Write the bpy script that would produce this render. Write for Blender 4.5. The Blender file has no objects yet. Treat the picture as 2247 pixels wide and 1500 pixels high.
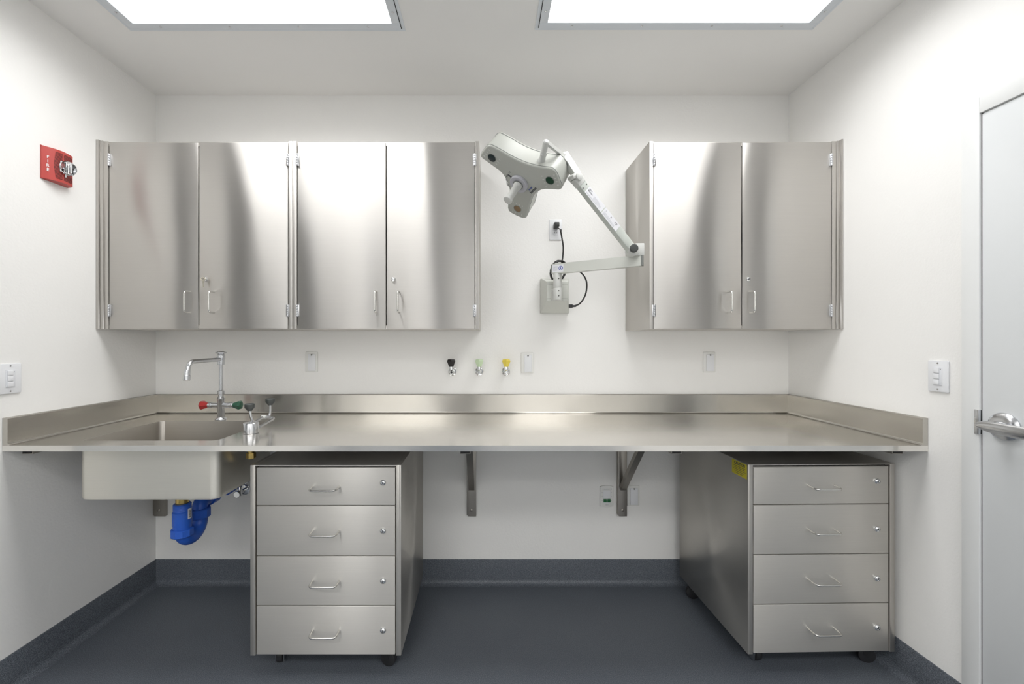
import bpy, bmesh, math, random
from mathutils import Matrix, Vector
PI = math.pi
random.seed(7)
S = bpy.context.scene
C = S.collection
H = 1.340                      # eye height
F = 950.7                      # focal length in pixels of the 2247 px wide frame

# ------------------------------------------------------------------ camera
cam = bpy.data.cameras.new('camera')
cam.sensor_width = 36.0
cam.lens = 36.0 * F / 2247.0
cam.shift_x = (1123.5 - 1069.0) / 2247.0
cam.clip_start = 0.02
cam_ob = bpy.data.objects.new('camera', cam); C.objects.link(cam_ob)
cam_ob.location = (0, 0, H); cam_ob.rotation_euler = (PI/2, 0, 0)
S.camera = cam_ob
# ------------------------------------------------------------------ world, exposure
w = bpy.data.worlds.new('world'); S.world = w; w.use_nodes = True
w.node_tree.nodes['Background'].inputs[0].default_value = (.8, .85, .9, 1)
w.node_tree.nodes['Background'].inputs[1].default_value = 0.0
S.view_settings.view_transform = 'Standard'
S.view_settings.look = 'None'
S.view_settings.gamma = 1.0
S.view_settings.use_curve_mapping = False
S.view_settings.exposure = 0.75
# ceiling panels: watts behind each diffuser, by row from the counter backwards; rear and far rows are added fill
LAMP_FRONT, FILL_REAR, FILL_FAR = 7.1, 10.0, 14.5
LAMP_SPREAD = 152              # prismatic diffusers throw their light downwards

# ------------------------------------------------------------------ room measures
YB = 2.403                     # back wall
XL, XR = -1.8376, 1.6708       # side walls
YF = -2.80                     # wall behind the camera
ZC = H + 1.367                 # ceiling
YC = 1.641                     # counter front
ZT = H - 0.3918                # counter top
YD = 2.047                     # wall cabinet doors

def P(px, py, Y):              # point at distance Y seen at a pixel
    return Vector(((px - 1069.0) / F * Y, Y, H + (750.0 - py) / F * Y))

# ------------------------------------------------------------------ materials
def new_mat(name):
    m = bpy.data.materials.new(name); m.use_nodes = True
    nt = m.node_tree
    return m, nt, nt.nodes['Principled BSDF']

def noise(nt, scale, detail=2, vec=None, rough=.5):
    n = nt.nodes.new('ShaderNodeTexNoise')
    n.inputs['Scale'].default_value = scale; n.inputs['Detail'].default_value = detail
    n.inputs['Roughness'].default_value = rough
    if vec is not None: nt.links.new(vec, n.inputs['Vector'])
    return n

def geo_pos(nt):
    return nt.nodes.new('ShaderNodeNewGeometry').outputs['Position']

def bump(nt, height, strength, dist, prev=None):
    b = nt.nodes.new('ShaderNodeBump')
    b.inputs['Strength'].default_value = strength; b.inputs['Distance'].default_value = dist
    nt.links.new(height, b.inputs['Height'])
    if prev is not None: nt.links.new(prev, b.inputs['Normal'])
    return b.outputs['Normal']

def plain(name, col, rough=.5, metal=0, spec=.5, bump_s=None, coat=0, var=.03):
    m, nt, b = new_mat(name)
    b.inputs['Roughness'].default_value = rough
    b.inputs['Metallic'].default_value = metal
    b.inputs['Specular IOR Level'].default_value = spec
    b.inputs['Coat Weight'].default_value = coat
    tc = nt.nodes.new('ShaderNodeTexCoord')
    n = noise(nt, 12, 3, tc.outputs['Object'])
    r = nt.nodes.new('ShaderNodeMixRGB')
    r.inputs[1].default_value = (*[c * (1 - var) for c in col], 1)
    r.inputs[2].default_value = (*[min(1, c * (1 + var)) for c in col], 1)
    nt.links.new(n.outputs['Fac'], r.inputs[0]); nt.links.new(r.outputs[0], b.inputs['Base Color'])
    if bump_s:
        n2 = noise(nt, bump_s[0], 3, tc.outputs['Object'])
        nt.links.new(bump(nt, n2.outputs['Fac'], 1, bump_s[1]), b.inputs['Normal'])
    return m

def paint(name, col, rough=.45, amp=.0010, scale=100):
    m, nt, b = new_mat(name)
    b.inputs['Roughness'].default_value = rough
    b.inputs['Specular IOR Level'].default_value = .4
    pos = geo_pos(nt)
    n0 = noise(nt, 1.3, 2, pos)
    r = nt.nodes.new('ShaderNodeMixRGB')
    r.inputs[1].default_value = (*[c * .985 for c in col], 1)
    r.inputs[2].default_value = (*[min(1, c * 1.012) for c in col], 1)
    nt.links.new(n0.outputs['Fac'], r.inputs[0]); nt.links.new(r.outputs[0], b.inputs['Base Color'])
    n1 = noise(nt, scale, 3, pos, .55)
    nt.links.new(bump(nt, n1.outputs['Fac'], .8, amp), b.inputs['Normal'])
    return m

def steel(name, col, rough=.37, aniso=.72, grain=.00004, warp=.008, wscale=2.0, along='x', broad=.2):
    m, nt, b = new_mat(name)
    nt.nodes.remove(b)
    b = nt.nodes.new('ShaderNodeBsdfAnisotropic')
    b2 = nt.nodes.new('ShaderNodeBsdfAnisotropic'); b2.distribution = 'MULTI_GGX'
    b2.inputs['Roughness'].default_value = .75; b2.inputs['Anisotropy'].default_value = .2
    mxs = nt.nodes.new('ShaderNodeMixShader'); mxs.inputs[0].default_value = broad
    nt.links.new(b.outputs[0], mxs.inputs[1]); nt.links.new(b2.outputs[0], mxs.inputs[2])
    nt.links.new(mxs.outputs[0], nt.nodes['Material Output'].inputs['Surface'])
    b.distribution = 'MULTI_GGX'
    b.inputs['Roughness'].default_value = rough
    b.inputs['Anisotropy'].default_value = aniso
    tv = nt.nodes.new('ShaderNodeCombineXYZ')          # the grain runs level along every face
    tv.inputs[0].default_value = 1; tv.inputs[1].default_value = .02; tv.inputs[2].default_value = 0
    nt.links.new(tv.outputs[0], b.inputs['Tangent']); nt.links.new(tv.outputs[0], b2.inputs['Tangent'])
    pos = geo_pos(nt)
    mp = nt.nodes.new('ShaderNodeMapping')
    mp.inputs['Scale'].default_value = (6, 260, 700) if along == 'x' else (700, 6, 700)
    nt.links.new(pos, mp.inputs[0])
    g = noise(nt, 1, 2, mp.outputs[0])
    r = nt.nodes.new('ShaderNodeMixRGB')
    r.inputs[1].default_value = (*[c * .965 for c in col], 1)
    r.inputs[2].default_value = (*[min(1, c * 1.035) for c in col], 1)
    nt.links.new(g.outputs['Fac'], r.inputs[0]); nt.links.new(r.outputs[0], b.inputs['Color']); nt.links.new(r.outputs[0], b2.inputs['Color'])
    wn = noise(nt, wscale, 1, pos)
    nn = bump(nt, wn.outputs['Fac'], 1, warp)
    nn = bump(nt, g.outputs['Fac'], 1, grain, nn)
    nt.links.new(nn, b.inputs['Normal'])
    return m

def emitter(name, col, strength):
    m, nt, b = new_mat(name)
    b.inputs['Base Color'].default_value = (.8, .8, .8, 1)
    b.inputs['Emission Color'].default_value = (*col, 1)
    b.inputs['Emission Strength'].default_value = strength
    return m

def glass(name, col=(1, 1, 1), rough=.02):
    m, nt, b = new_mat(name)
    b.inputs['Base Color'].default_value = (*col, 1)
    b.inputs['Roughness'].default_value = rough
    b.inputs['Transmission Weight'].default_value = 1
    return m

def vinyl(name):
    m, nt, b = new_mat(name)
    b.inputs['Specular IOR Level'].default_value = .35
    pos = geo_pos(nt)
    n = noise(nt, 420, 2, pos, .7)
    cr = nt.nodes.new('ShaderNodeValToRGB')
    e = cr.color_ramp.elements
    e[0].position = .36; e[0].color = (.055, .062, .072, 1)
    e[1].position = .68; e[1].color = (.23, .252, .285, 1)
    k = cr.color_ramp.elements.new(.5); k.color = (.115, .13, .15, 1)
    nt.links.new(n.outputs['Fac'], cr.inputs[0])
    n2 = noise(nt, 2.2, 3, pos)
    mx = nt.nodes.new('ShaderNodeMixRGB'); mx.blend_type = 'MULTIPLY'; mx.inputs[0].default_value = 1
    cr2 = nt.nodes.new('ShaderNodeValToRGB')
    cr2.color_ramp.elements[0].position = .3; cr2.color_ramp.elements[0].color = (.86, .86, .88, 1)
    cr2.color_ramp.elements[1].position = .7; cr2.color_ramp.elements[1].color = (1, 1, 1, 1)
    nt.links.new(n2.outputs['Fac'], cr2.inputs[0])
    nt.links.new(cr.outputs[0], mx.inputs[1]); nt.links.new(cr2.outputs[0], mx.inputs[2])
    nt.links.new(mx.outputs[0], b.inputs['Base Color'])
    b.inputs['Roughness'].default_value = .42
    n3 = noise(nt, 260, 2, pos)
    nt.links.new(bump(nt, n3.outputs['Fac'], .6, .0006), b.inputs['Normal'])
    return m

M = {}
M['wall'] = paint('wall_paint', (.88, .872, .85))
M['ceil'] = paint('ceiling_paint', (.90, .89, .87), .7, .0002, 160)
M['door'] = plain('door_paint', (.72, .74, .75), .35, var=.01)
M['pane'] = plain('added_dark_glass', (.05, .052, .05), .12)  # only for the added panes that the steel reflects
M['frame'] = plain('door_frame_paint', (.78, .79, .785), .35, var=.01)
M['vinyl'] = vinyl('speckled_vinyl')
M['steel'] = steel('brushed_steel', (.63, .61, .582))
M['steel_top'] = steel('worktop_steel', (.84, .82, .785), .15, .35, .00002, .0025, 2.0, broad=.05)
M['steel_carcass'] = steel('carcass_steel', (.62, .60, .57), .34, .6, .00003, .001, 1.5, broad=.45)
M['steel_splash_darkened'] = steel('darkened_splash_steel', (.56, .54, .50), .23, .55, .00003, .008, 2.6, broad=.12)  # worktop steel darkened, dim reflections on the splashes put into the colour
M['steel_sink_shaded'] = steel('shaded_sink_steel', (.45, .425, .385), .28, .5, .00003, .002, 2.0, broad=.4)  # same steel as the worktop, darkened for the shade inside the basin
M['steel_dull'] = steel('dull_sink_underside_steel', (.84, .82, .76), .38, .5, .00003, .001, 2.0, broad=.45)
M['steel_side'] = steel('side_steel', (.60, .58, .545), .30, .55, along='y')
M['steel_drawer'] = steel('drawer_steel', (.72, .70, .665), .38, .66, .00004, .004, 1.4, broad=.5)
M['steel_dark'] = steel('bracket_steel', (.42, .395, .36), .33, .3)
M['wire'] = plain('satin_wire', (.70, .69, .66), .25, 1, var=.02)
M['chrome'] = plain('chrome', (.78, .79, .80), .09, 1, var=.02)
M['satin'] = plain('satin_chrome', (.62, .63, .65), .24, 1, var=.02)
M['key'] = plain('key_metal', (.72, .68, .58), .25, 1)
M['gap'] = plain('black_gap', (.015, .014, .013), .6)
M['white'] = plain('white_plastic', (.80, .81, .83), .3, var=.01)
M['white2'] = plain('white_button', (.74, .75, .78), .3, var=.01)
M['cover'] = plain('off_white_cover', (.80, .80, .775), .4, var=.01)
M['slot'] = plain('dark_slot', (.10, .10, .09), .5)
M['red'] = plain('red_plastic', (.48, .055, .045), .35, var=.03)
M['red_dark'] = plain('red_grille', (.10, .012, .010), .5)
M['knob_red'] = plain('red_knob', (.40, .02, .018), .3)
M['knob_green'] = plain('dark_green_knob', (.012, .085, .045), .3)
M['knob_black'] = plain('black_knob', (.02, .017, .017), .35)
M['knob_mint'] = plain('mint_knob', (.60, .74, .50), .4)
M['knob_yellow'] = plain('yellow_knob', (.82, .66, .10), .4)
M['rubber'] = plain('grey_rubber', (.055, .06, .058), .5)
M['black'] = plain('black_plastic', (.018, .018, .019), .4)
M['cord'] = plain('black_cord', (.022, .021, .020), .45)
M['blue'] = plain('blue_plastic', (.028, .125, .60), .38, var=.06)
M['brass'] = plain('brass', (.75, .55, .20), .25, 1)
M['lamp'] = plain('lamp_enamel', (.43, .44, .405), .35, var=.01)
M['lamp_top'] = plain('lamp_top_enamel', (.54, .57, .53), .35, var=.01)
M['arm'] = plain('arm_enamel', (.60, .61, .565), .35, var=.01)
M['lamp_white'] = plain('lamp_white_plastic', (.60, .605, .58), .35, var=.01)
M['ring'] = plain('lavender_ring', (.48, .48, .52), .4, var=.01)
M['seal'] = plain('grey_seal', (.20, .21, .20), .5)
M['lens'] = plain('dark_lens', (.010, .022, .024), .22, spec=.3)
M['lens_green'] = plain('green_lens', (.008, .045, .022), .22, spec=.3)
M['lens_amber'] = plain('amber_reflector', (.33, .23, .14), .2, .5)
M['sticker'] = plain('white_sticker', (.76, .76, .79), .4, var=.01)
M['ink'] = plain('ink', (.07, .07, .08), .6)
M['ink_faint'] = plain('faint_ink', (.42, .43, .47), .6)
M['ink_blue'] = plain('blue_ink', (.06, .09, .35), .6)
M['ink_white'] = plain('white_ink', (.80, .72, .72), .5)
M['yellow'] = plain('caution_yellow', (.60, .52, .02), .5)
M['green'] = plain('green_module', (.01, .13, .04), .4)
M['glass'] = glass('clear_strobe_lens')
M['mirror'] = plain('strobe_reflector', (.85, .86, .88), .12, 1)
M['light_panel'] = emitter('panel_glow', (1.0, 1.0, 1.0), 1.0)
M['light_frame'] = plain('fixture_frame', (.74, .78, .82), .4, var=.01)
M['caster'] = plain('caster_rubber', (.02, .02, .022), .5)
M['braid'] = plain('braided_hose', (.5, .5, .5), .3, 1, bump_s=(300, .002))

# ------------------------------------------------------------------ mesh helpers
ORI = {}
def new(): return bmesh.new()

def finish(name, bm, mat, parent=None, smooth=True, angle=35):
    """link the bmesh as one object; its coordinates are taken in the frame of its thing"""
    bmesh.ops.recalc_face_normals(bm, faces=bm.faces)
    # origin at the mesh's own centre
    if len(bm.verts):
        lo = [min(v.co[i] for v in bm.verts) for i in range(3)]
        hi = [max(v.co[i] for v in bm.verts) for i in range(3)]
        c = Vector([(a + b) / 2 for a, b in zip(lo, hi)])
    else: c = Vector()
    bm.transform(Matrix.Translation(-c))
    me = bpy.data.meshes.new(name); bm.to_mesh(me); bm.free()
    if isinstance(mat, (list, tuple)):
        for m in mat: me.materials.append(m)
    else: me.materials.append(mat)
    if smooth:
        me.shade_smooth(); me.set_sharp_from_angle(angle=math.radians(angle))
    o = bpy.data.objects.new(name, me); C.objects.link(o)
    base = ORI.get(parent.name, Vector()) if parent is not None else Vector()
    o.location = c - base
    if parent is not None: o.parent = parent
    ORI[o.name] = c
    return o

def tag(o, label=None, cat=None, group=None, kind=None):
    if label: o['label'] = label
    if cat: o['category'] = cat
    if group: o['group'] = group
    if kind: o['kind'] = kind
    return o

def thing(name, label, cat, loc=(0, 0, 0), group=None, kind=None):
    o = bpy.data.objects.new(name, None); C.objects.link(o)
    o.empty_display_size = .05
    o.location = loc; ORI[o.name] = Vector(loc)
    return tag(o, label, cat, group, kind)

def copy_tree(o, parent=None):
    c = o.copy(); C.objects.link(c)
    if parent is not None: c.parent = parent
    for ch in [x for x in bpy.data.objects if x.parent == o]:
        copy_tree(ch, c)
    return c

def box(bm, x0, x1, y0, y1, z0, z1, bev=0, seg=2, mi=0):
    if x0 > x1: x0, x1 = x1, x0
    if y0 > y1: y0, y1 = y1, y0
    if z0 > z1: z0, z1 = z1, z0
    r = bmesh.ops.create_cube(bm, size=1)
    vs = r['verts']
    for v in vs:
        v.co = Vector(((x0 + x1) / 2 + v.co.x * (x1 - x0), (y0 + y1) / 2 + v.co.y * (y1 - y0), (z0 + z1) / 2 + v.co.z * (z1 - z0)))
    fs = set(f for v in vs for f in v.link_faces)
    for f in fs: f.material_index = mi
    if bev > 0:
        es = list(set(e for v in vs for e in v.link_edges))
        r = bmesh.ops.bevel(bm, geom=es, offset=bev, segments=seg, profile=.5, affect='EDGES')
        vs = list(set(r['verts']) | set(v for v in vs if v.is_valid))
    return vs

def frame_of(d):
    d = d.normalized()
    a = Vector((0, 0, 1)) if abs(d.z) < .9 else Vector((1, 0, 0))
    u = d.cross(a).normalized(); v = d.cross(u).normalized()
    return u, v

def lathe(bm, prof, p0, axis, seg=24, mi=0, poly=None):
    """prof: list of (radius, height along axis)"""
    axis = Vector(axis).normalized(); p0 = Vector(p0); u, v = frame_of(axis)
    rings = []
    for r, h in prof:
        ring = []
        for k in range(seg):
            a = 2 * PI * k / seg
            rr = max(r, 1e-5)
            ring.append(bm.verts.new(p0 + axis * h + (u * math.cos(a) + v * math.sin(a)) * rr))
        rings.append(ring)
    for a, b in zip(rings, rings[1:]):
        for k in range(seg):
            f = bm.faces.new((a[k], a[(k + 1) % seg], b[(k + 1) % seg], b[k])); f.material_index = mi
    for ring in (rings[0], rings[-1]):
        f = bm.faces.new(ring); f.material_index = mi
    return [x for r in rings for x in r]

def cyl(bm, p0, p1, r, seg=20, bev=0, mi=0):
    p0 = Vector(p0); p1 = Vector(p1); L = (p1 - p0).length
    b = min(bev, r * .9, L / 2.2)
    if b > 0: prof = [(r - b, 0), (r - b * .3, b * .3), (r, b), (r, L - b), (r - b * .3, L - b * .3), (r - b, L)]
    else: prof = [(r, 0), (r, L)]
    return lathe(bm, prof, p0, p1 - p0, seg, mi)

def fillet(pts, rad, n=6):
    pts = [Vector(p) for p in pts]; out = [pts[0]]
    for i in range(1, len(pts) - 1):
        p, a, b = pts[i], pts[i - 1], pts[i + 1]
        d1 = (a - p); d2 = (b - p)
        t = min(rad, d1.length * .49, d2.length * .49)
        q1 = p + d1.normalized() * t; q2 = p + d2.normalized() * t
        for k in range(n + 1):
            s = k / n
            out.append(q1 * (1 - s) ** 2 + p * 2 * s * (1 - s) + q2 * s * s)
    out.append(pts[-1]); return out

def catmull(pts, n=8):
    pts = [Vector(p) for p in pts]
    q = [pts[0] * 2 - pts[1]] + pts + [pts[-1] * 2 - pts[-2]]
    out = []
    for i in range(1, len(q) - 2):
        for k in range(n):
            t = k / n
            out.append(.5 * ((2 * q[i]) + (-q[i - 1] + q[i + 1]) * t + (2 * q[i - 1] - 5 * q[i] + 4 * q[i + 1] - q[i + 2]) * t * t + (-q[i - 1] + 3 * q[i] - 3 * q[i + 1] + q[i + 2]) * t ** 3))
    out.append(pts[-1]); return out

def tube(bm, pts, r, seg=12, mi=0, radii=None, squash=None):
    pts = [Vector(p) for p in pts]
    u = None; rings = []
    for i, p in enumerate(pts):
        if i == 0: d = pts[1] - pts[0]
        elif i == len(pts) - 1: d = pts[-1] - pts[-2]
        else: d = (pts[i + 1] - p).normalized() + (p - pts[i - 1]).normalized()
        d = d.normalized()
        if u is None: u, v = frame_of(d)
        else:
            u = (u - d * u.dot(d)).normalized(); v = d.cross(u).normalized()
        rr = radii[i] if radii else r
        ring = [bm.verts.new(p + (u * math.cos(2 * PI * k / seg) + v * math.sin(2 * PI * k / seg)) * rr) for k in range(seg)]
        rings.append(ring)
    for a, b in zip(rings, rings[1:]):
        for k in range(seg):
            f = bm.faces.new((a[k], a[(k + 1) % seg], b[(k + 1) % seg], b[k])); f.material_index = mi
    for ring in (rings[0], rings[-1]):
        f = bm.faces.new(ring); f.material_index = mi

def prism(bm, poly, origin, u, v, d, bev=0, seg=2, mi=0):
    """extrude the polygon (coordinates along u, v) by the vector d"""
    o = Vector(origin); u = Vector(u); v = Vector(v); d = Vector(d)
    a = [bm.verts.new(o + u * x + v * y) for x, y in poly]
    b = [bm.verts.new(q.co + d) for q in a]
    n = len(a)
    fs = [bm.faces.new(a), bm.faces.new(b[::-1])]
    for k in range(n): fs.append(bm.faces.new((a[k], b[k], b[(k + 1) % n], a[(k + 1) % n])))
    for f in fs: f.material_index = mi
    if bev > 0:
        es = list(set(e for f in fs[:2] for e in f.edges))
        bmesh.ops.bevel(bm, geom=es, offset=bev, segments=seg, profile=.5, affect='EDGES')
    return a + b

def beam(bm, p0, p1, w, h, up=(0, 0, 1), bev=0, mi=0):
    """rectangular bar from p0 to p1, w across, h along up"""
    p0 = Vector(p0); p1 = Vector(p1); d = p1 - p0; dn = d.normalized()
    s = dn.cross(Vector(up)).normalized(); t = s.cross(dn).normalized()
    return prism(bm, [(-w/2, -h/2), (w/2, -h/2), (w/2, h/2), (-w/2, h/2)], p0, s, t, d, bev, 2, mi)

def rrect(x0, x1, y0, y1, r, n=5):
    pts = []
    for cx, cy, a0 in ((x1 - r, y1 - r, 0), (x0 + r, y1 - r, 90), (x0 + r, y0 + r, 180), (x1 - r, y0 + r, 270)):
        for k in range(n + 1):
            a = math.radians(a0 + 90 * k / n)
            pts.append((cx + r * math.cos(a), cy + r * math.sin(a)))
    return pts

def text(bm, body, size, origin, u, v, depth=.0006, mi=0, align='CENTER', bold=0):
    cu = bpy.data.curves.new('lettering', 'FONT')
    cu.body = body; cu.size = size; cu.align_x = align; cu.align_y = 'CENTER'
    cu.extrude = depth / 2; cu.offset = bold; cu.resolution_u = 3
    o = bpy.data.objects.new('lettering', cu); C.objects.link(o)
    dg = bpy.context.evaluated_depsgraph_get(); dg.update()
    me = bpy.data.meshes.new_from_object(o.evaluated_get(dg))
    u = Vector(u).normalized(); v = Vector(v).normalized(); n = u.cross(v)
    Mx = Matrix(((u.x, v.x, n.x, origin[0]), (u.y, v.y, n.y, origin[1]), (u.z, v.z, n.z, origin[2]), (0, 0, 0, 1)))
    me.transform(Mx)
    nf = len(bm.faces); bm.from_mesh(me); bm.faces.ensure_lookup_table()
    for f in bm.faces[nf:]: f.material_index = mi
    bpy.data.objects.remove(o); bpy.data.curves.remove(cu); bpy.data.meshes.remove(me)

def strokes(bm, o, u, v, rows, mi=0, h=.0012, t=.0002, gap=.004):
    """rows of tiny print: (y, x0, x1) in the plane o + u x + v y"""
    o = Vector(o); u = Vector(u).normalized(); v = Vector(v).normalized(); n = u.cross(v)
    rnd = random.Random(3)
    for y, x0, x1 in rows:
        x = x0
        while x < x1:
            L = min(rnd.uniform(.002, .008), x1 - x)
            prism(bm, [(x, y - h/2), (x + L, y - h/2), (x + L, y + h/2), (x, y + h/2)], o, u, v, n * t, 0, 2, mi)
            x += L + h * .8

# ------------------------------------------------------------------ the setting
def struct(name, bm, mat, parent=None):
    o = finish(name, bm, mat, parent)
    if parent is None: o['kind'] = 'structure'
    return o

b = new(); box(b, XL - .1, XR + .1, YF - .1, YB + .1, -.1, 0); struct('floor', b, M['vinyl'])
b = new(); box(b, XL - .1, XR + .1, YF - .1, YB + .1, ZC, ZC + .1); struct('ceiling', b, M['ceil'])
b = new(); box(b, XL - .1, XR + .1, YB, YB + .1, 0, ZC); struct('wall_back', b, M['wall'])
b = new(); box(b, XL - .1, XL, YF, YB, 0, ZC); struct('wall_left', b, M['wall'])
b = new(); box(b, XR, XR + .1, YF, YB, 0, ZC); struct('wall_right', b, M['wall'])
b = new(); box(b, XL - .1, XR + .1, YF - .1, YF, 0, ZC); struct('wall_front', b, M['wall'])

# coved vinyl base: profile (out from wall, up)
BH = .137
def cove():
    pts = [(0, BH), (.004, BH), (.005, BH - .003), (.005, .030)]
    for k in range(1, 9):
        a = PI/2 * k / 8
        pts.append((.005 + .029 * (1 - math.cos(a)), .030 - .029 * math.sin(a)))
    pts += [(.036, .0005), (0, .0005)]
    return pts
b = new(); prism(b, cove(), (XL, YB, 0), (0, -1, 0), (0, 0, 1), (XR - XL, 0, 0)); struct('baseboard_back', b, M['vinyl'])
b = new(); prism(b, cove(), (XL, YF, 0), (1, 0, 0), (0, 0, 1), (0, YB - YF, 0)); struct('baseboard_left', b, M['vinyl'])
b = new(); prism(b, cove(), (XR, 1.514, 0), (-1, 0, 0), (0, 0, 1), (0, YB - 1.514, 0)); struct('baseboard_right', b, M['vinyl'])

# door in the right wall
YD1, YD0 = 1.460, .546
ZD = H + .770
d = thing('door_1', 'pale grey flush door with a lever handle in the right wall', 'door', (XR, (YD0 + YD1)/2, 0), kind='structure')
b = new(); box(b, XR - .006, XR + .03, YD0, YD1 - .003, .008, ZD - .003, .001); finish('door_leaf', b, M['door'], d)
b = new()
box(b, XR - .013, XR + .03, YD1, YD1 + .055, 0, ZD + .055, .002)
box(b, XR - .013, XR + .03, YD0 - .055, YD0, 0, ZD + .055, .002)
box(b, XR - .013, XR + .03, YD0, YD1, ZD, ZD + .055, .002)
finish('door_frame', b, M['frame'], d)
b = new(); box(b, XR - .005, XR + .005, YD1 - .003, YD1 + .0005, 0, ZD); finish('door_gap', b, M['gap'], d)
b = new(); zs = H - (925-750)/F*1.465
box(b, XR - .0165, XR - .004, YD1 - .001, YD1 + .013, zs - .041, zs + .041, .0012)
finish('strike_plate', b, M['satin'], d)['label'] = 'steel strike plate'
# handle : rose + neck + lever
zh = H - .272
hd_bm = new(); YH = 1.392
lathe(hd_bm, [(.043, 0), (.0445, .003), (.0445, .006), (.040, .012), (.030, .016), (.017, .018)], (XR - .006, YH, zh), (-1, 0, 0), 40)
hd = finish('door_handle', hd_bm, M['satin'], d); hd['label'] = 'satin chrome lever handle'
b = new(); lathe(b, [(.0165, 0), (.0165, .012), (.0125, .02), (.0125, .044)], (XR - .022, YH, zh), (-1, 0, 0), 28)
finish('handle_neck', b, M['chrome'], hd)
b = new()
N = 22; rings = []
for i in range(N + 1):
    s = i / N
    y = YH + .030 - s * .152
    hgt = .008 + .009 * math.sin(min(1, s * 3.2) * PI/2) + .003 * s
    if i == 0: hgt = .003
    if s > .93: hgt *= (1 - ((s - .93)/.07)**2 * .6)
    z = zh + .002 - .004 * s
    xx = XR - .066 - .006 * math.sin(s * PI)
    th = .0065
    ring = []
    for k in range(16):
        a = 2 * PI * k / 16
        ring.append(b.verts.new((xx + th * math.cos(a), y, z + hgt * math.sin(a))))
    rings.append(ring)
for r0, r1 in zip(rings, rings[1:]):
    for k in range(16): b.faces.new((r0[k], r0[(k+1) % 16], r1[(k+1) % 16], r1[k]))
b.faces.new(rings[0]); b.faces.new(rings[-1])
finish('lever', b, M['satin'], hd)

# ------------------------------------------------------------------ ceiling lights
def ceiling_light(x0, x1, y0, y1, label, watts, group='flush ceiling light panels'):
    t = thing('ceiling_light', label, 'ceiling light', ((x0+x1)/2, (y0+y1)/2, ZC), group)
    def ring(bm, a, c, z0, z1, bev=0):
        box(bm, x0 + a, x1 - a, y0 + a, y0 + c, z0, z1, bev); box(bm, x0 + a, x1 - a, y1 - c, y1 - a, z0, z1, bev)
        box(bm, x0 + a, x0 + c, y0 + c, y1 - c, z0, z1, bev); box(bm, x1 - c, x1 - a, y0 + c, y1 - c, z0, z1, bev)
    b = new(); ring(b, -.014, .0, ZC - .003, ZC + .001, .001); finish('trim_flange', b, M['light_frame'], t)
    b = new(); ring(b, .0025, .036, ZC - .008, ZC + .001, .001); finish('frame', b, M['light_frame'], t)
    b = new(); ring(b, .0, .0025, ZC - .004, ZC + .001); finish('shadow_gap', b, M['gap'], t)
    b = new(); box(b, x0 + .036, x1 - .036, y0 + .036, y1 - .036, ZC - .005, ZC - .001); finish('diffuser', b, M['light_panel'], t, False)
    la = bpy.data.lights.new('lamp', 'AREA'); la.shape = 'RECTANGLE'; la.size = x1 - x0 - .074; la.size_y = y1 - y0 - .074
    la.energy = watts; la.spread = math.radians(LAMP_SPREAD); la.color = (1, 1, 1)
    lo = bpy.data.objects.new('lamp', la); C.objects.link(lo); lo.parent = t; lo.location = (0, 0, -.0062)
    n = 4
    for k in range(n):
        x = x0 + (x1 - x0) * (.12 + .76 * k / (n - 1))
        for y in (y0 + .018, y1 - .018):
            b = new(); lathe(b, [(.005, 0), (.005, .0012), (.002, .0026)], (x, y, ZC - .008), (0, 0, -1), 12); finish('screw', b, M['satin'], t)
    for y in (y0 + .1, (y0+y1)/2, y1 - .1):
        for x in (x0 + .018, x1 - .018):
            b = new(); lathe(b, [(.005, 0), (.005, .0012), (.002, .0026)], (x, y, ZC - .008), (0, 0, -1), 12); finish('screw', b, M['satin'], t)
    return t
LX0, LX1, RX0, RX1 = -1.550, -.372, .222, 1.409
ceiling_light(LX0, LX1, 1.275, 1.887, 'glowing white ceiling light panel above the sink side of the counter', LAMP_FRONT)
ceiling_light(RX0, RX1, 1.270, 1.882, 'glowing white ceiling light panel above the right half of the counter', LAMP_FRONT)
ceiling_light(LX0, LX1, -1.15, -.54, 'added unseen white fill light panel behind the one above the sink', FILL_REAR)  # rear row: unseen panels added as fill light
ceiling_light(RX0, RX1, -1.15, -.54, 'added unseen white fill light panel further from the counter on the right', FILL_REAR)
# unseen doors with dark glass, added to give the steel dark reflections
def added_glazed_door(name, lo, hi, lite, axis):
    d = thing(name, 'added unseen pale grey frame with a tall dark pane for reflections', 'door', lo, kind='structure')
    for nm, (p, q), mt, ex in (('door_leaf', (lo, hi), M['door'], .006), ('added_dark_pane', lite, M['pane'], .010)):
        b = new()
        if axis == 'x': box(b, p[0] - .02, p[0] + ex, p[1], q[1], p[2], q[2], .001)
        elif axis == '-x': box(b, p[0] - ex, p[0] + .02, p[1], q[1], p[2], q[2], .001)
        else: box(b, p[0], q[0], p[1] - .02, p[1] + ex, p[2], q[2], .001)
        finish(nm, b, mt, d)
ceiling_light(-1.81, -.68, -2.50, -1.89, 'added unseen white fill light panel furthest from the counter on the left', FILL_FAR)  # far row: unseen panels added for low light under the counter
ceiling_light(RX0, RX1, -2.50, -1.89, 'added unseen white fill light panel furthest from the counter on the right', FILL_FAR)
added_glazed_door('added_door_2', (XL, .40, .01), (XL, 1.36, 2.62), ((XL, .50, 1.0), (XL, 1.30, 2.56)), 'x')
added_glazed_door('added_door_3', (-1.05, YF, .01), (-.05, YF, 2.08), ((-.95, YF, .2), (-.15, YF, 1.98)), 'y')
b = new(); box(b, XR - .009, XR + .02, .66, 1.25, 1.0, 1.98, .001); finish('added_dark_pane', b, M['pane'], bpy.data.objects['door_1'])  # unseen dark pane added to the door for the steel to reflect
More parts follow.
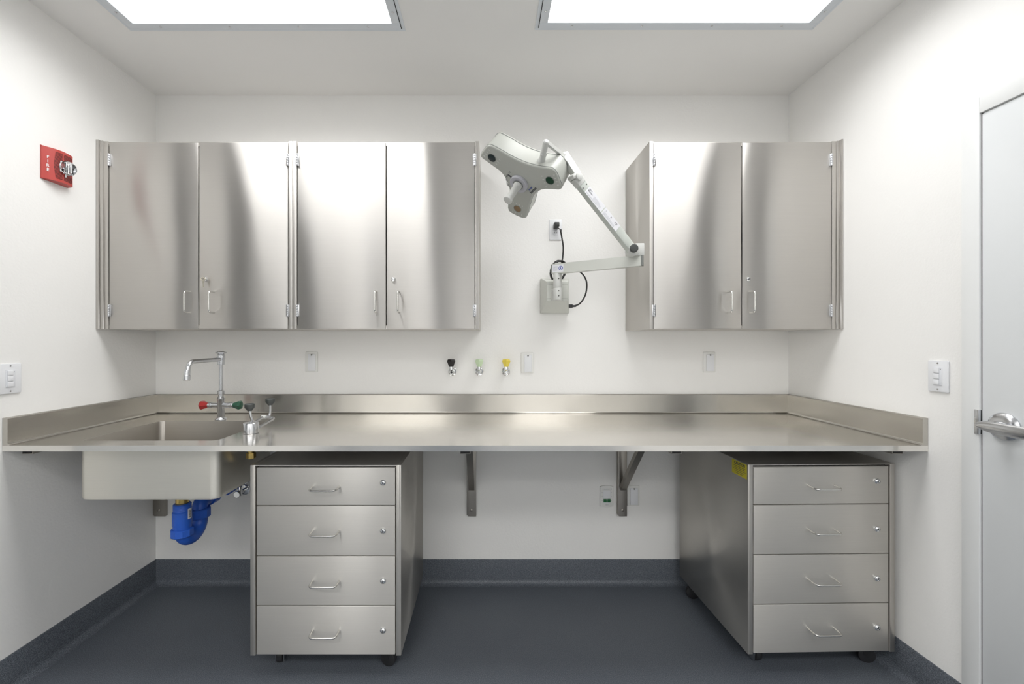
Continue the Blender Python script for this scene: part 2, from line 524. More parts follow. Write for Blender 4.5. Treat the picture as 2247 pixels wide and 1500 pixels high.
b = new(); box(b, XR - .009, XR + .02, .62, 1.25, 2.16, 2.60, .001); struct('added_window_1', b, M['pane'])  # unseen dark panel added above the door, darkens the cabinet reflections

# ------------------------------------------------------------------ worktop with sink
wt = thing('steel_worktop', 'long brushed steel worktop with integrated sink and raised backsplash', 'countertop', (0, 2.0, ZT))
SX0, SX1, SY0, SY1, SR = -1.622, -1.074, 1.7245, 2.153, .028
TH = .0225
b = new()
n = 8
loop = rrect(SX0, SX1, SY0, SY1, SR, n)
X0, X1, Y0, Y1 = XL + .0005, XR - .0005, YC, YB - .0005
def V(x, y, z): return b.verts.new((x, y, z))
for zt, flip in ((ZT, False), (ZT - TH, True)):
    lv = [V(x, y, zt) for x, y in loop]
    c = {}
    for key, (x, y) in {'rt': (SX1, SY1), 'lt': (SX0, SY1), 'lb': (SX0, SY0), 'rb': (SX1, SY0)}.items(): c[key] = V(x, y, zt)
    for q, key in enumerate(('rt', 'lt', 'lb', 'rb')):
        for k in range(n):
            i = q * (n + 1) + k
            b.faces.new((c[key], lv[i], lv[i + 1]) if not flip else (c[key], lv[i + 1], lv[i]))
    # grid of outer quads
    xs = [X0, SX0, SX1, X1]; ys = [Y0, SY0, SY1, Y1]
    for i in range(3):
        for j in range(3):
            if i == 1 and j == 1: continue
            f = [V(xs[i], ys[j], zt), V(xs[i+1], ys[j], zt), V(xs[i+1], ys[j+1], zt), V(xs[i], ys[j+1], zt)]
            b.faces.new(f if not flip else f[::-1])
    if not flip: top_loop = lv
    else:
        m = len(lv)
        for k in range(m): b.faces.new((top_loop[k], top_loop[(k+1) % m], lv[(k+1) % m], lv[k]))
bmesh.ops.remove_doubles(b, verts=b.verts, dist=.0004)
# outer rim walls
for (x0_, y0_, x1_, y1_) in ((X0, Y0, X1, Y0), (X1, Y0, X1, Y1), (X1, Y1, X0, Y1), (X0, Y1, X0, Y0)):
    b.faces.new([V(x0_, y0_, ZT), V(x1_, y1_, ZT), V(x1_, y1_, ZT - TH), V(x0_, y0_, ZT - TH)])
bmesh.ops.remove_doubles(b, verts=b.verts, dist=.0004)
es = [e for e in b.edges if all(abs(v.co.y - Y0) < 1e-4 and abs(v.co.z - ZT) < 1e-4 for v in e.verts)]
bmesh.ops.bevel(b, geom=es, offset=.0030, segments=3, profile=.5, affect='EDGES')
finish('counter', b, M['steel_top'], wt)
# basin: lofted rounded rectangles, inner skin then outer skin
b = new()
def rl(ins, z, r): return [b.verts.new((x, y, z)) for x, y in rrect(SX0 + ins, SX1 - ins, SY0 + ins, SY1 - ins, r, n)]
DB = ZT - .230
inner = [(0, ZT - .0005, SR), (.0015, ZT - .004, SR), (.0015, DB + .04, SR), (.004, DB + .022, SR), (.012, DB + .010, SR - .004), (.02, DB + .002, SR - .010), (.03, DB, SR - .016)]
outer = [(-.005, ZT - TH - .0002, SR + .005), (-.005, DB + .012, SR + .005), (-.004, DB + .003, SR + .004), (-.003, DB - .003, SR + .005), (.006, DB - .007, SR), (.02, DB - .008, SR - .01)]
L1 = [rl(i, z, r) for i, z, r in inner]
def skin(Ls):
    for a, c in zip(Ls, Ls[1:]):
        m = len(a)
        for k in range(m): b.faces.new((a[k], a[(k+1) % m], c[(k+1) % m], c[k]))
skin(L1); b.faces.new(L1[-1])
finish('sink_basin', b, M['steel_sink_shaded'], wt)
b = new()
L2 = [rl(i, z, r) for i, z, r in outer]
skin(L2); b.faces.new(L2[-1])
finish('sink_underside', b, M['steel_dull'], wt)
b = new(); lathe(b, [(.045, 0), (.045, .0015), (.038, .002), (.03, -.004), (.012, -.006)], (-1.36, 1.94, DB + .0005), (0, 0, 1), 28)
finish('drain', b, M['satin'], wt)
# splashes, profile (out from wall, up)
SH = .1037; ST = .020
def splash_prof():
    pts = [(0, SH), (ST - .003, SH), (ST, SH - .003), (ST, .010)]
    for k in range(1, 6):
        a = PI/2 * k / 5; pts.append((ST + .010 * (1 - math.cos(a)), .010 - .010 * math.sin(a)))
    return pts + [(ST + .012, .0002), (0, .0002)]
b = new(); prism(b, splash_prof(), (XL + .0005, YB - .0005, ZT), (0, -1, 0), (0, 0, 1), (XR - XL - .001, 0, 0)); finish('backsplash', b, M['steel_splash_darkened'], wt)
b = new(); prism(b, splash_prof(), (XL + .0005, YC + .0004, ZT), (1, 0, 0), (0, 0, 1), (0, YB - YC - .01, 0)); finish('side_splash', b, M['steel_splash_darkened'], wt)
b = new(); prism(b, splash_prof(), (XR - .0005, YC + .0004, ZT), (-1, 0, 0), (0, 0, 1), (0, YB - YC - .01, 0)); finish('side_splash', b, M['steel_splash_darkened'], wt)

# ------------------------------------------------------------------ counter brackets
def bracket(X, label, wv=.05, braced=True):
    t = thing('shelf_bracket', label, 'bracket', (X, YB, ZT - TH), 'steel brackets under the worktop')
    zb = H - .958; zt = ZT - TH - .0008
    b = new(); 
    prism(b, [(-wv/2, zb + .008), (-wv/2 + .008, zb), (wv/2, zb), (wv/2, zt), (-wv/2, zt)], (X, YB - .001, 0), (1, 0, 0), (0, 0, 1), (0, -.022, 0), .0012)
    finish('wall_post', b, M['steel_dark'], t)
    b = new(); box(b, X - .021, X + .021, 1.70, YB - .024, zt - .024, zt, .001); finish('arm', b, M['steel_dark'], t)
    b = new(); box(b, X - .018, X + .018, 1.6985, 1.7005, zt - .0215, zt - .0025); finish('open_end_shade', b, M['gap'], t)  # black plate stands in for the shade inside the hollow arm
    if braced:
        b = new(); beam(b, (X, YB - .030, H - .80), (X, 2.02, zt - .026), .032, .026, (0, 0, 1), .001); finish('brace', b, M['steel_dark'], t)
    b = new(); lathe(b, [(.0075, 0), (.0075, .002), (.004, .004)], (X, YB - .023, zb + .034), (0, -1, 0), 14); finish('bolt', b, M['steel_dark'], t)
bracket(XL + .034, 'dark steel worktop bracket in the corner behind the blue trap', .064)
bracket(-.086, 'dark steel worktop bracket on the bare wall beside the left drawer cabinet')
bracket(.743, 'dark steel worktop bracket with slanted brace between two wall plates')
bracket(1.61, 'dark steel worktop bracket at the right wall above the right drawer cabinet', braced=False)

# ------------------------------------------------------------------ wall cabinets
def pull(bm, a0, a1, face, out, r=.0042, rad=.014):
    """U pull: feet a0, a1 on a surface, standing off by vector out"""
    a0 = Vector(a0); a1 = Vector(a1); out = Vector(out)
    tube(bm, fillet([a0, a0 + out, a1 + out, a1], rad, 6), r, 12)
def lock_bm(bm, c, d=(0, -1, 0), r=.0105):
    c = Vector(c); d = Vector(d)
    lathe(bm, [(r, 0), (r, .003), (r * .82, .0065), (r * .5, .0085), (r * .45, .006)], c, d, 22)
    u = Vector((0, 0, 1)); s = d.cross(u)
    prism(bm, [(-.0009, -.0035), (.0009, -.0035), (.0009, .0035), (-.0009, .0035)], c + d * .0058, s, u, d * .0026, 0, 2, 1)
kx = YD / F
def DX(px): return (px - 1069) * kx
ZCT, ZCB = H + .9474, H + .0603
ZDT, ZDB = H + .9410, H + .0625
def wall_cabinet(label, x0, x1, doors, fillers=(), closed_left=False):
    t = thing('wall_cabinet', label, 'wall cabinet', ((x0 + x1)/2, YB, ZCB), 'brushed steel wall cabinets')
    yf = YD - .002
    b = new(); sw = .0192
    box(b, x0, x0 + sw, yf, YB - .001, ZCB, ZCT, .0012); box(b, x1 - sw, x1, yf, YB - .001, ZCB, ZCT, .0012)
    box(b, x0 + sw, x1 - sw, YD + .004, YB - .001, ZCT - .02, ZCT - .002); box(b, x0 + sw, x1 - sw, YD + .004, YB - .001, ZCB, ZCB + .018)
    box(b, x0 + sw, x1 - sw, YB - .012, YB - .001, ZCB + .018, ZCT - .02)
    finish('carcass', b, M['steel_carcass'], t)
    b = new(); box(b, x0 + sw, x1 - sw, YD + .021, YD + .024, ZCB + .018, ZCT - .02); finish('inner_shadow_panel', b, M['gap'], t)
    for (a, c, hinge_left, hx, lock, key) in doors:
        b = new(); box(b, a, c, YD, YD + .019, ZDB, ZDT, .0012); dr = finish('cabinet_door', b, M['steel'], t)
        xa = DX(hx)
        b = new(); z0, z1 = H + .138, H + .236
        pull(b, (xa, YD + .001, z0), (xa, YD + .001, z1), None, (0, -.041, 0)); finish('handle', b, M['wire'], dr)
        if lock:
            b = new(); lock_bm(b, (DX(lock), YD, H + .2960)); lk = finish('lock', b, [M['chrome'], M['gap']], dr)
            if key:
                xk = DX(lock); zk = H + .2960
                b = new()
                ring = [(xk + .0095 * math.cos(a_), YD - .0135, zk + .007 * math.sin(a_)) for a_ in [2*PI*i/16 for i in range(17)]]
                tube(b, ring, .0026, 8)
                box(b, xk - .0012, xk + .0012, YD - .0125, YD - .008, zk - .004, zk + .004)
                prism(b, [(-.003, 0), (.003, 0), (.0035, -.012), (.0018, -.014), (.0018, -.036), (-.0012, -.036), (-.0018, -.014), (-.0035, -.012)], (xk + .001, YD - .014, zk - .004), (1, 0, 0), (0, 0, 1), (0, -.0018, 0))
                finish('key', b, M['key'], dr)['label'] = 'small metal key left in the lock'
        xh = a if hinge_left else c
        for zc in (H + .859, H + .148):
            b = new()
            for q in range(5): cyl(b, (xh, YD - .004, zc - .029 + q * .0116), (xh, YD - .004, zc - .029 + q * .0116 + .0108), .0045, 12, .0006)
            box(b, xh - .008, xh + .008, YD - .0022, YD + .0005, zc - .028, zc + .028, .0004)
            finish('hinge', b, M['satin'], t)
    for (a, c, dy, dz) in fillers:
        b = new(); box(b, a, c, yf + dy, yf + .10, ZCB, ZCT + dz, .001); finish('filler_strip', b, M['steel'], t)
g = .003
wall_cabinet('brushed steel wall cabinet in the left corner with a key in its lock', DX(229), DX(642), 
    [(DX(240), DX(434.4), True, 417, None, False), (DX(437.4), DX(631.6), False, 470, 450, True)],
    [(XL + .001, DX(221.5), -.012, .003), (DX(222), DX(228.7), -.006, .0)])
wall_cabinet('brushed steel wall cabinet between the keyed corner cabinet and the exam lamp', DX(642.6), DX(1052),
    [(DX(653), DX(846.4), True, 827, None, False), (DX(849), DX(1041.5), False, 876.5, 863, False)])
wall_cabinet('brushed steel wall cabinet at the right wall, apart from the other two', DX(1425), DX(1834),
    [(DX(1435), DX(1626.2), True, 1596, None, False), (DX(1629.2), DX(1823.5), False, 1645, 1642, False)],
    [(DX(1834.5), DX(1841), -.004, .0), (DX(1841.4), XR - .001, -.014, .004)])

# ------------------------------------------------------------------ mobile drawer cabinets
def drawer_cabinet(name_label):
    t = thing('drawer_cabinet', name_label, 'drawer cabinet', (0, 0, 0), 'mobile drawer cabinets under the worktop')
    W, D, Z0, Z1 = .605, .590, H - 1.257, H - .4933
    x0, x1 = -W/2, W/2; sw = .0205
    b = new()
    box(b, x0, x0 + sw, 0, D, Z0, Z1, .0012); box(b, x1 - sw, x1, 0, D, Z0, Z1, .0012)
    box(b, x0 + sw, x1 - sw, .0005, D, Z1 - .0035, Z1 - .0005); box(b, x0 + sw, x1 - sw, D - .01, D, Z0, Z1 - .005)
    box(b, x0 + sw, x1 - sw, .02, D - .01, Z0 + .002, Z0 + .006)
    finish('carcass', b, M['steel_side'], t)
    b = new(); box(b, x0 + sw, x1 - sw, .021, .023, Z0 + .006, Z1 - .006); finish('inner_shadow_panel', b, M['gap'], t)
    zz = [H - .504, H - .6568, H - .858, H - 1.058, Z0 + .001]
    for i in range(4):
        za, zb = zz[i] - (.001 if i == 0 else .0019), zz[i + 1] + .0019
        b = new(); box(b, x0 + sw + .0038, x1 - sw - .0038, .002, .020, zb, za, .0022, 3); dr = finish('drawer', b, M['steel_drawer'], t)
        zc = (za + zb) / 2
        b = new(); pull(b, (-.0535, .003, zc), (.0535, .003, zc), None, (0, -.044, -.003), .0039, .018); finish('handle', b, M['wire'], dr)
        b = new(); lock_bm(b, (.2295, .002, zc + (.016 if i == 0 else 0)), r=.0122); finish('lock', b, [M['chrome'], M['gap']], dr)
    for cx, cy, ang in ((x0 + .085, .075, 8), (x1 - .05, .06, 75), (x0 + .05, D - .07, 75), (x1 - .06, D - .07, 60)):
        a = math.radians(ang); ax = Vector((math.cos(a), math.sin(a), 0)); bk = Vector((-ax.y, ax.x, 0))
        c0 = Vector((cx, cy, .0325)) + bk * .014
        b = new()
        cyl(b, Vector((cx, cy, .066)), Vector((cx, cy, Z0 - .0005)), .022, 18, .001)
        for s in (-1, 1):
            prism(b, [(-.030, .036), (.030, .036), (.018, -.010), (.006, -.026), (-.020, -.026)] if ang < 30 else [(-.012, .036), (.024, .036), (.012, .004), (.004, -.006), (-.004, -.003)], c0 + ax * (.0165 * s - .0012), bk, (0, 0, 1), ax * .0024)
        finish('caster_fork', b, M['satin'] if ang < 30 else M['black'], t)
        b = new(); cyl(b, c0 - ax * .0125, c0 + ax * .0125, .0322, 28, .004); finish('caster', b, M['caster'], t)
    return t
dc = drawer_cabinet('steel four-drawer cabinet on casters between the sink and the open knee space')
dc2 = copy_tree(dc)
dc.location = ((-.950 - .345)/2, 1.737, 0)
dc2.location = (1.352, 1.751, 0); dc2.rotation_euler = (0, 0, math.radians(1.3))
dc2['label'] = 'steel four-drawer cabinet on casters at the right wall with a yellow caution sticker'
# caution sticker on the left side of the right cabinet (stuck on: moves with it)
b = new()
sx = -.3025 - .0004
u = Vector((0, -1, 0)); v = Vector((0, 0, 1)); ol = Vector((sx, .0, (H - .4933)))
def on_side(bm, pts, dep, mi): prism(bm, pts, ol, u, v, Vector((-dep, 0, 0)), 0, 2, mi)
LY0, LY1 = -.108, -.006       # along u: back .. front
on_side(b, [(LY0, -.062), (LY1, -.062), (LY1, -.004), (LY0, -.004)], .0004, 0)
def inv(bm): pass
text(b, 'CAUTION', .0165, (sx - .0006, .055, (H - .4933) - .0145), (0, -1, 0), (0, 0, 1), .0004, 1, bold=.0004)
strokes(b, (sx - .0004, 0, (H - .4933)), (0, -1, 0), (0, 0, 1), [(-.026, -.098, -.015), (-.033, -.094, -.020), (-.040, -.098, -.014), (-.047, -.090, -.022), (-.054, -.084, -.034)], 1, .0022, .0003)
cs = finish('caution_sticker', b, [M['yellow'], M['ink']], dc2, False); cs['label'] = 'yellow caution sticker with black print'
cs.location = ORI[cs.name]

# ------------------------------------------------------------------ faucet
fx, fy = -1.338, 2.178
t = thing('lab_faucet', 'tall chrome mixer faucet with red and green knobs behind the sink', 'faucet', (fx, fy, ZT))
zk = ZT + .0745
b = new()
lathe(b, [(.026, 0), (.0265, .004), (.024, .009), (.0165, .016), (.0165, .10), (.0175, .104), (.0175, .112), (.0125, .118), (.0125, .128), (.0155, .130), (.0155, .146), (.010, .150)], (fx, fy, ZT + .0003), (0, 0, 1), 28)
cyl(b, (fx - .064, fy, zk), (fx + .064, fy, zk), .0125, 22, .001)
for s in (-1, 1):
    cyl(b, (fx + s * .045, fy, zk), (fx + s * .062, fy, zk), .0145, 22, .001)
finish('faucet_body', b, M['satin'], t)
z1 = H - .087
b = new(); cyl(b, (fx, fy, ZT + .145), (fx, fy, z1 - .005), .0098, 20); finish('riser', b, M['satin'], t)
b = new()
lathe(b, [(.013, 0), (.015, .004), (.0155, .022), (.018, .028), (.018, .046), (.014, .050), (.014, .056), (.024, .058), (.0245, .064), (.016, .066), (.012, .069)], (fx, fy, z1 - .028), (0, 0, 1), 6)
lathe(b, [(.016, 0), (.016, .05), (.0125, .053)], (fx, fy, z1 - .026), (0, 0, 1), 22)
finish('vacuum_breaker', b, M['satin'], t)
b = new()
yt = 1.945
tube(b, fillet([(fx, fy - .008, z1), (fx, yt, z1 - .002), (fx, yt - .012, H - .150)], .06, 10), .0098, 18)
sp = finish('spout', b, M['satin'], t)
b = new(); lathe(b, [(.0115, 0), (.0125, .010), (.0125, .022), (.0142, .024), (.0142, .044), (.0125, .046)], (fx, yt - .0115, H - .125), (0, -.10, -1), 22)
finish('aerator', b, M['satin'], t)
def hexknob(bm, c, axis, r0=.013, r1=.0245, L=.040, seg=6):
    lathe(bm, [(r0, 0), (r0 * 1.05, .003), (r1 * .97, L * .68), (r1, L * .74), (r1 * .80, L * .95), (r1 * .35, L)], c, axis, seg)
b = new(); hexknob(b, (fx - .064, fy, zk), (-1, 0, 0)); finish('knob', b, M['knob_red'], t)['label'] = 'red hot water knob'
b = new(); hexknob(b, (fx + .064, fy, zk), (1, 0, 0)); finish('knob', b, M['knob_green'], t)['label'] = 'dark green cold water knob'

# ------------------------------------------------------------------ eyewash
ex_, ey_ = -1.0165, 1.865
t = thing('eyewash_station', 'folding chrome eyewash with two grey spray heads on the worktop', 'eyewash', (ex_, ey_, ZT))
b = new(); lathe(b, [(.0295, 0), (.0315, .002), (.0315, .042), (.0295, .045), (.008, .046)], (ex_, ey_, ZT + .0003), (0, 0, 1), 36); finish('base', b, M['satin'], t)
b = new(); za = ZT + .030
A = Vector((ex_ + .03, ey_ + .01, ZT + .024)); B = Vector((-.972, 1.985, ZT + .044)); Cc = Vector((-1.030, 1.993, ZT + .048))
tube(b, fillet([A, B, Cc], .018, 6), .0058, 14); finish('swing_arm', b, M['satin'], t)
b = new(); tube(b, fillet([Cc + Vector((.014, .0, 0)), Cc + Vector((-.006, 0, 0))], .001), .0078, 14)
finish('clamp', b, M['lamp_white'], t)
h1 = P(548, 893, 1.93); h2 = P(593, 881, 2.05)
b = new(); tube(b, fillet([Cc, Vector((-1.045, 1.935, ZT + .030)), h1 + Vector((.004, 0, -.04)), h1 + Vector((0, 0, -.008))], .035, 7), .0058, 14); finish('outlet_tube', b, M['satin'], t)
b = new(); tube(b, fillet([Cc, Vector((-1.028, 2.045, ZT + .040)), h2 + Vector((0, 0, -.05)), h2 + Vector((0, 0, -.008))], .035, 7), .0058, 14); finish('outlet_tube', b, M['satin'], t)
for h in (h1, h2):
    b = new(); lathe(b, [(.010, -.016), (.013, -.010), (.019, -.004), (.021, .0), (.021, .013), (.018, .016), (.014, .014)], h, (0, 0, 1), 22); finish('spray_head', b, M['rubber'], t)
b = new(); cyl(b, (ex_, ey_, ZT - TH - .088), (ex_, ey_, ZT - TH), .013, 20, .002); cyl(b, (ex_, ey_, ZT - TH - .084), (ex_, ey_, ZT - TH - .062), .019, 6)
finish('mounting_nut', b, M['brass'], t)['label'] = 'brass mounting nut under the worktop'

# ------------------------------------------------------------------ drain trap
tx, ty = -1.365, 1.94
zt0 = DB - .0085
t = thing('drain_trap', 'blue plastic drain trap with white barcode label under the sink', 'drain pipe', (tx, ty, zt0))
b = new(); cyl(b, (tx, ty, zt0 - .10), (tx, ty, zt0), .026, 24, .002); finish('tailpiece', b, M['brass'], t)['label'] = 'metal tailpiece'
b = new()
zA = H - .7205; r = .034
ks = [(.031, 0), (.0355, .004)]
for q in range(5): ks += [(.0355, .006 + q * .006), (.0345, .0085 + q * .006)]
ks += [(.0385, .037), (.0385, .094), (.036, .099), (.0365, .110), (.034, .125)]
lathe(b, ks, (tx, ty, zA), (0, 0, -1), 30)
finish('trap_inlet', b, M['blue'], t)
zN = H - (1167 - 750)/F * ty
def nut(bm, c, ax, R=.045, L=.036): lathe(bm, [(R - .004, 0), (R, .004), (R, L - .004), (R - .004, L)], c, ax, 10)
b = new(); nut(b, (tx, ty, zN + .02), (0, 0, -1)); finish('union_nut', b, M['blue'], t)
yo = ty + .118; zbnd = H - .895 + .036
b = new()
pts = [Vector((tx, ty, zN)), Vector((tx, ty, zbnd + .030))]
for k in range(1, 16):
    a = PI * k / 16; pts.append(Vector((tx, ty + .059 - .059 * math.cos(a), zbnd + .025 - .059 * math.sin(a))))
zO = H - .772
pts += [Vector((tx, yo, zbnd + .03)), Vector((tx, yo, zO - .05))]
tube(b, pts, .034, 24); finish('trap_bend', b, M['blue'], t)
b = new(); nut(b, (tx, yo, zO - .015), (0, 0, -1), .046, .044); finish('union_nut', b, M['blue'], t)
b = new(); tube(b, fillet([(tx, yo, zO - .05), (tx, yo, zO + .012), (tx, YB - .01, zO + .016)], .05, 8), .032, 24)
lathe(b, [(.039, 0), (.039, .05), (.035, .055)], (tx, yo + .06, zO + .012), (0, 1, 0), 24)
lathe(b, [(.042, 0), (.042, .04)], (tx, yo + .20, zO + .014), (0, 1, 0), 10)
finish('waste_arm', b, M['blue'], t)
b = new(); a0 = math.radians(-35)
def cylpatch(bm, c, R, a0, a1, z0, z1, mi, n=6, th=.0006):
    for q in range(n):
        s0 = a0 + (a1 - a0) * q / n; s1 = a0 + (a1 - a0) * (q + 1) / n
        vs = []
        for rr in (R, R + th):
            for aa, zq in ((s0, z0), (s1, z0), (s1, z1), (s0, z1)):
                vs.append(bm.verts.new((c[0] + rr * math.cos(aa), c[1] + rr * math.sin(aa), zq)))
        for f in ((4, 5, 6, 7), (0, 4, 7, 3), (1, 5, 6, 2), (0, 1, 5, 4), (3, 2, 6, 7)):
            bm.faces.new([vs[i] for i in f]).material_index = mi
zl = H - (1130 - 750)/F * 1.91
cylpatch(b, (tx, ty), .0387, math.radians(-24), math.radians(6), zl - .024, zl + .022, 0)
for q in range(9):
    zq = zl - .018 + q * .0038
    cylpatch(b, (tx, ty), .0390, math.radians(-19), math.radians(1), zq, zq + (.0018 if q % 3 else .0026), 1, 2)
finish('barcode_label', b, [M['sticker'], M['ink']], t, False)['label'] = 'small white barcode label'

# supply valves with braided hoses
def supply(X, Zv, label):
    t = thing('supply_valve', label, 'valve', (X, YB, Zv), 'chrome water supply valves under the sink')
    b = new(); cyl(b, (X, YB - .008, Zv), (X, YB - .001, Zv), .028, 24, .002); cyl(b, (X, YB - .075, Zv), (X, YB - .006, Zv), .011, 16, .001)
    cyl(b, (X, YB - .06, Zv - .014), (X, YB - .06, Zv + .035), .013, 16, .002); finish('valve_body', b, M['chrome'], t)
    b = new(); lathe(b, [(.016, 0), (.019, .006), (.016, .012)], (X, YB - .075, Zv), (0, -1, 0), 8); finish('valve_handle', b, M['chrome'], t)
    b = new(); tube(b, catmull([(X, YB - .06, Zv + .03), (X + .03, YB - .07, Zv + .10), (X + .04, YB - .075, Zv + .2), (X, YB - .08, ZT - TH - .002)], 8), .0065, 12); finish('braided_hose', b, M['braid'], t)
supply(P(556, 0, YB).x, H - .742, 'chrome water valve nearest the left drawer cabinet')
supply(P(539, 0, YB).x, H - .816, 'chrome water valve just below the end of the blue waste pipe')

# ------------------------------------------------------------------ gas valves
def gas_valve(px, mat, label, off=0):
    X = P(px, 0, YB).x; Zv = H - (815 - 750)/F * 2.39
    t = thing('gas_valve', label, 'valve', (X, YB, Zv), 'chrome gas valves on the back wall')
    b = new(); lathe(b, [(.0225, 0), (.0225, .003), (.018, .007), (.012, .009), (.009, .010), (.009, .036), (.0125, .040), (.0125, .062), (.009, .066), (.006, .074)], (X, YB - .0005, Zv), (0, -1, 0), 28)
    cyl(b, (X + off, YB - .05, Zv), (X + off, YB - .05, Zv + .031), .0115, 20, .001)
    cyl(b, (X + off, YB - .05, Zv + .012), (X + off, YB - .05, Zv + .02), .0125, 20, .001)
    cyl(b, (X + off, YB - .052, Zv - .002), (X + off, YB - .076, Zv - .012), .0055, 14, .001)
    finish('valve_body', b, M['chrome'], t)
    b = new(); hexknob(b, (X + off, YB - .05, Zv + .029), (0, 0, 1), .0135, .0255, .042, 6); finish('knob', b, mat, t)
gas_valve(993, M['knob_black'], 'chrome gas valve with a black knob, left of the other two', -.003)
gas_valve(1052, M['knob_mint'], 'chrome gas valve with a pale mint knob')
gas_valve(1110, M['knob_yellow'], 'chrome gas valve with a yellow knob beside the white outlet cover')

# ------------------------------------------------------------------ wall plates
def cover(px, py, label, w=.068, h=.112):
    c = P(px, py, YB)
    t = thing('outlet_cover', label, 'outlet cover', (c.x, YB, c.z), 'blank white covers on the back wall')
    b = new(); prism(b, rrect(-w/2, w/2, -h/2, h/2, .004, 3), c + Vector((0, -.0006, 0)), (1, 0, 0), (0, 0, 1), (0, -.0065, 0), .002); finish('plate', b, M['cover'], t)
    b = new(); prism(b, rrect(-w * .26, w * .34, -h * .44, h * .38, .002, 3), c + Vector((0, -.0075, 0)), (1, 0, 0), (0, 0, 1), (0, -.005, 0), .0015); finish('flip_lid', b, M['white'], t)
    b = new(); lathe(b, [(.004, 0), (.004, .002), (.002, .003)], c + Vector((.003, -.0125, h * .385 - .004)), (0, -1, 0), 12); finish('screw', b, M['slot'], t)
cover(684.5, 793.5, 'small blank white outlet cover on the wall right of the faucet')
cover(1157, 795.5, 'small blank white outlet cover right of the yellow gas valve')
cover(1555.5, 794, 'small blank white outlet cover under the right wall cabinet')
cover(1389, 1086, 'blank white outlet cover below the worktop right of a bracket')

c = P(1330.5, 1087.5, YB)
t = thing('data_outlet', 'white data outlet with two green jacks left of a bracket', 'outlet', (c.x, YB, c.z))
w_, h_ = .074, .120
arc = [(-w_/2, -h_/2 + .006)] + [(-w_/2 + w_ * k / 10, -h_/2 + .006 - .006 * math.sin(PI * k / 10)) for k in range(1, 10)] + [(w_/2, -h_/2 + .006)]
arc += [(w_/2 - w_ * k / 10, h_/2 - .006 + .006 * math.sin(PI * k / 10)) for k in range(0, 11)]
b = new(); prism(b, arc, c + Vector((0, -.0006, 0)), (1, 0, 0), (0, 0, 1), (0, -.009, 0), .003); finish('plate', b, M['cover'], t)
b = new(); prism(b, rrect(-.019, .019, -.038, .034, .003, 3), c + Vector((0, -.0096, 0)), (1, 0, 0), (0, 0, 1), (0, -.0015, 0), .0006); finish('insert', b, M['white'], t)
for s in (-1, 1):
    b = new(); box(b, c.x + s * .0105 - .0085, c.x + s * .0105 + .0085, YB - .016, YB - .011, c.z - .030, c.z - .013, .001); finish('data_jack', b, M['green'], t)
b = new(); strokes(b, c + Vector((0, -.0100, 0)), (1, 0, 0), (0, 0, 1), [(.041, -.022, .017), (-.046, -.010, .014)], 0, .0026, .0006)
for zz_ in (.022, -.0, -.022):
    for xx_ in (-.026, .024): box(b, c.x + xx_ - .001, c.x + xx_ + .001, YB - .0105, YB - .0096, c.z + zz_ - .0025, c.z + zz_ + .0025)
box(b, c.x + .022, c.x + .025, YB - .0105, YB - .0096, c.z + .037, c.z + .045)
finish('lettering', b, M['ink_faint'], t, False)

def switch_plate(X, sx, px, py, Yc, label, wide):
    """three-button switch on a side wall; sx = direction into the room"""
    zc = H + (750 - py)/F * Yc
    t = thing('light_switch', label, 'light switch', (X, Yc, zc), 'three-button light switches')
    n = Vector((sx, 0, 0))
    u = Vector((0, -sx, 0)) if sx < 0 else Vector((0, 1, 0))
    u = Vector((0, 1, 0)) if sx > 0 else Vector((0, -1, 0))   # viewer's right
    v = Vector((0, 0, 1)); o = Vector((X, Yc, zc)) + n * .0006
    h = .115
    b = new(); prism(b, rrect(-wide/2, wide/2, -h/2, h/2, .004, 3), o, u, v, n * .0065, .002); finish('plate', b, M['white'], t)
    # off-centre gang: centre of the device
    g0 = (wide/2 - .040) if sx > 0 else 0
    b = new(); prism(b, rrect(g0 - .0165, g0 + .0165, -.0335, .0335, .001, 2), o + n * .0062, u, v, n * .002, .0006); fr = finish('insert', b, M['white2'], t)
    for k in range(3):
        zz = .0215 - k * .0215
        b = new(); prism(b, rrect(g0 - .0125, g0 + .0075, zz - .0095, zz + .0095, .0015, 3), o + n * .0082, u, v, n * .003, .0012); finish('button', b, M['white'], t)
    b = new(); prism(b, [(g0 + .0105, .024), (g0 + .0125, .024), (g0 + .0125, .027), (g0 + .0105, .027)], o + n * .0083, u, v, n * .0004)
    finish('indicator', b, M['slot'], t)
    for s in (-1, 1):
        b = new(); lathe(b, [(.0032, 0), (.0032, .001), (.001, .0015)], o + n * .0064 + u * g0 + v * (s * .048), n, 12); finish('screw', b, M['satin'], t)
switch_plate(XR, -1, 2061, 825, 1.600, 'white three-button light switch between the worktop and the door', .072)
switch_plate(XL, 1, 10, 831, 1.646, 'white three-button light switch on the left wall at the picture edge', .115)

# power outlet, plug and cord
c = P(1219, 504, YB)
t = thing('power_outlet', 'white wall outlet above the exam lamp mount with a black plug', 'outlet', (c.x, YB, c.z))
b = new(); prism(b, rrect(-.035, .035, -.057, .057, .004, 3), c + Vector((0, -.0006, 0)), (1, 0, 0), (0, 0, 1), (0, -.006, 0), .002); finish('plate', b, M['white'], t)
for s in (-1, 1):
    b = new(); lathe(b, [(.0165, 0), (.0165, .0012), (.0155, .002)], c + Vector((0, -.0062, s * .0195)), (0, -1, 0), 28)
    for q in (-.006, .006): box(b, c.x + q - .001, c.x + q + .001, YB - .0088, YB - .008, c.z + s*.0195 - .002, c.z + s*.0195 + .006, 0, 2, 1)
    finish('socket', b, [M['white2'], M['slot']], t)
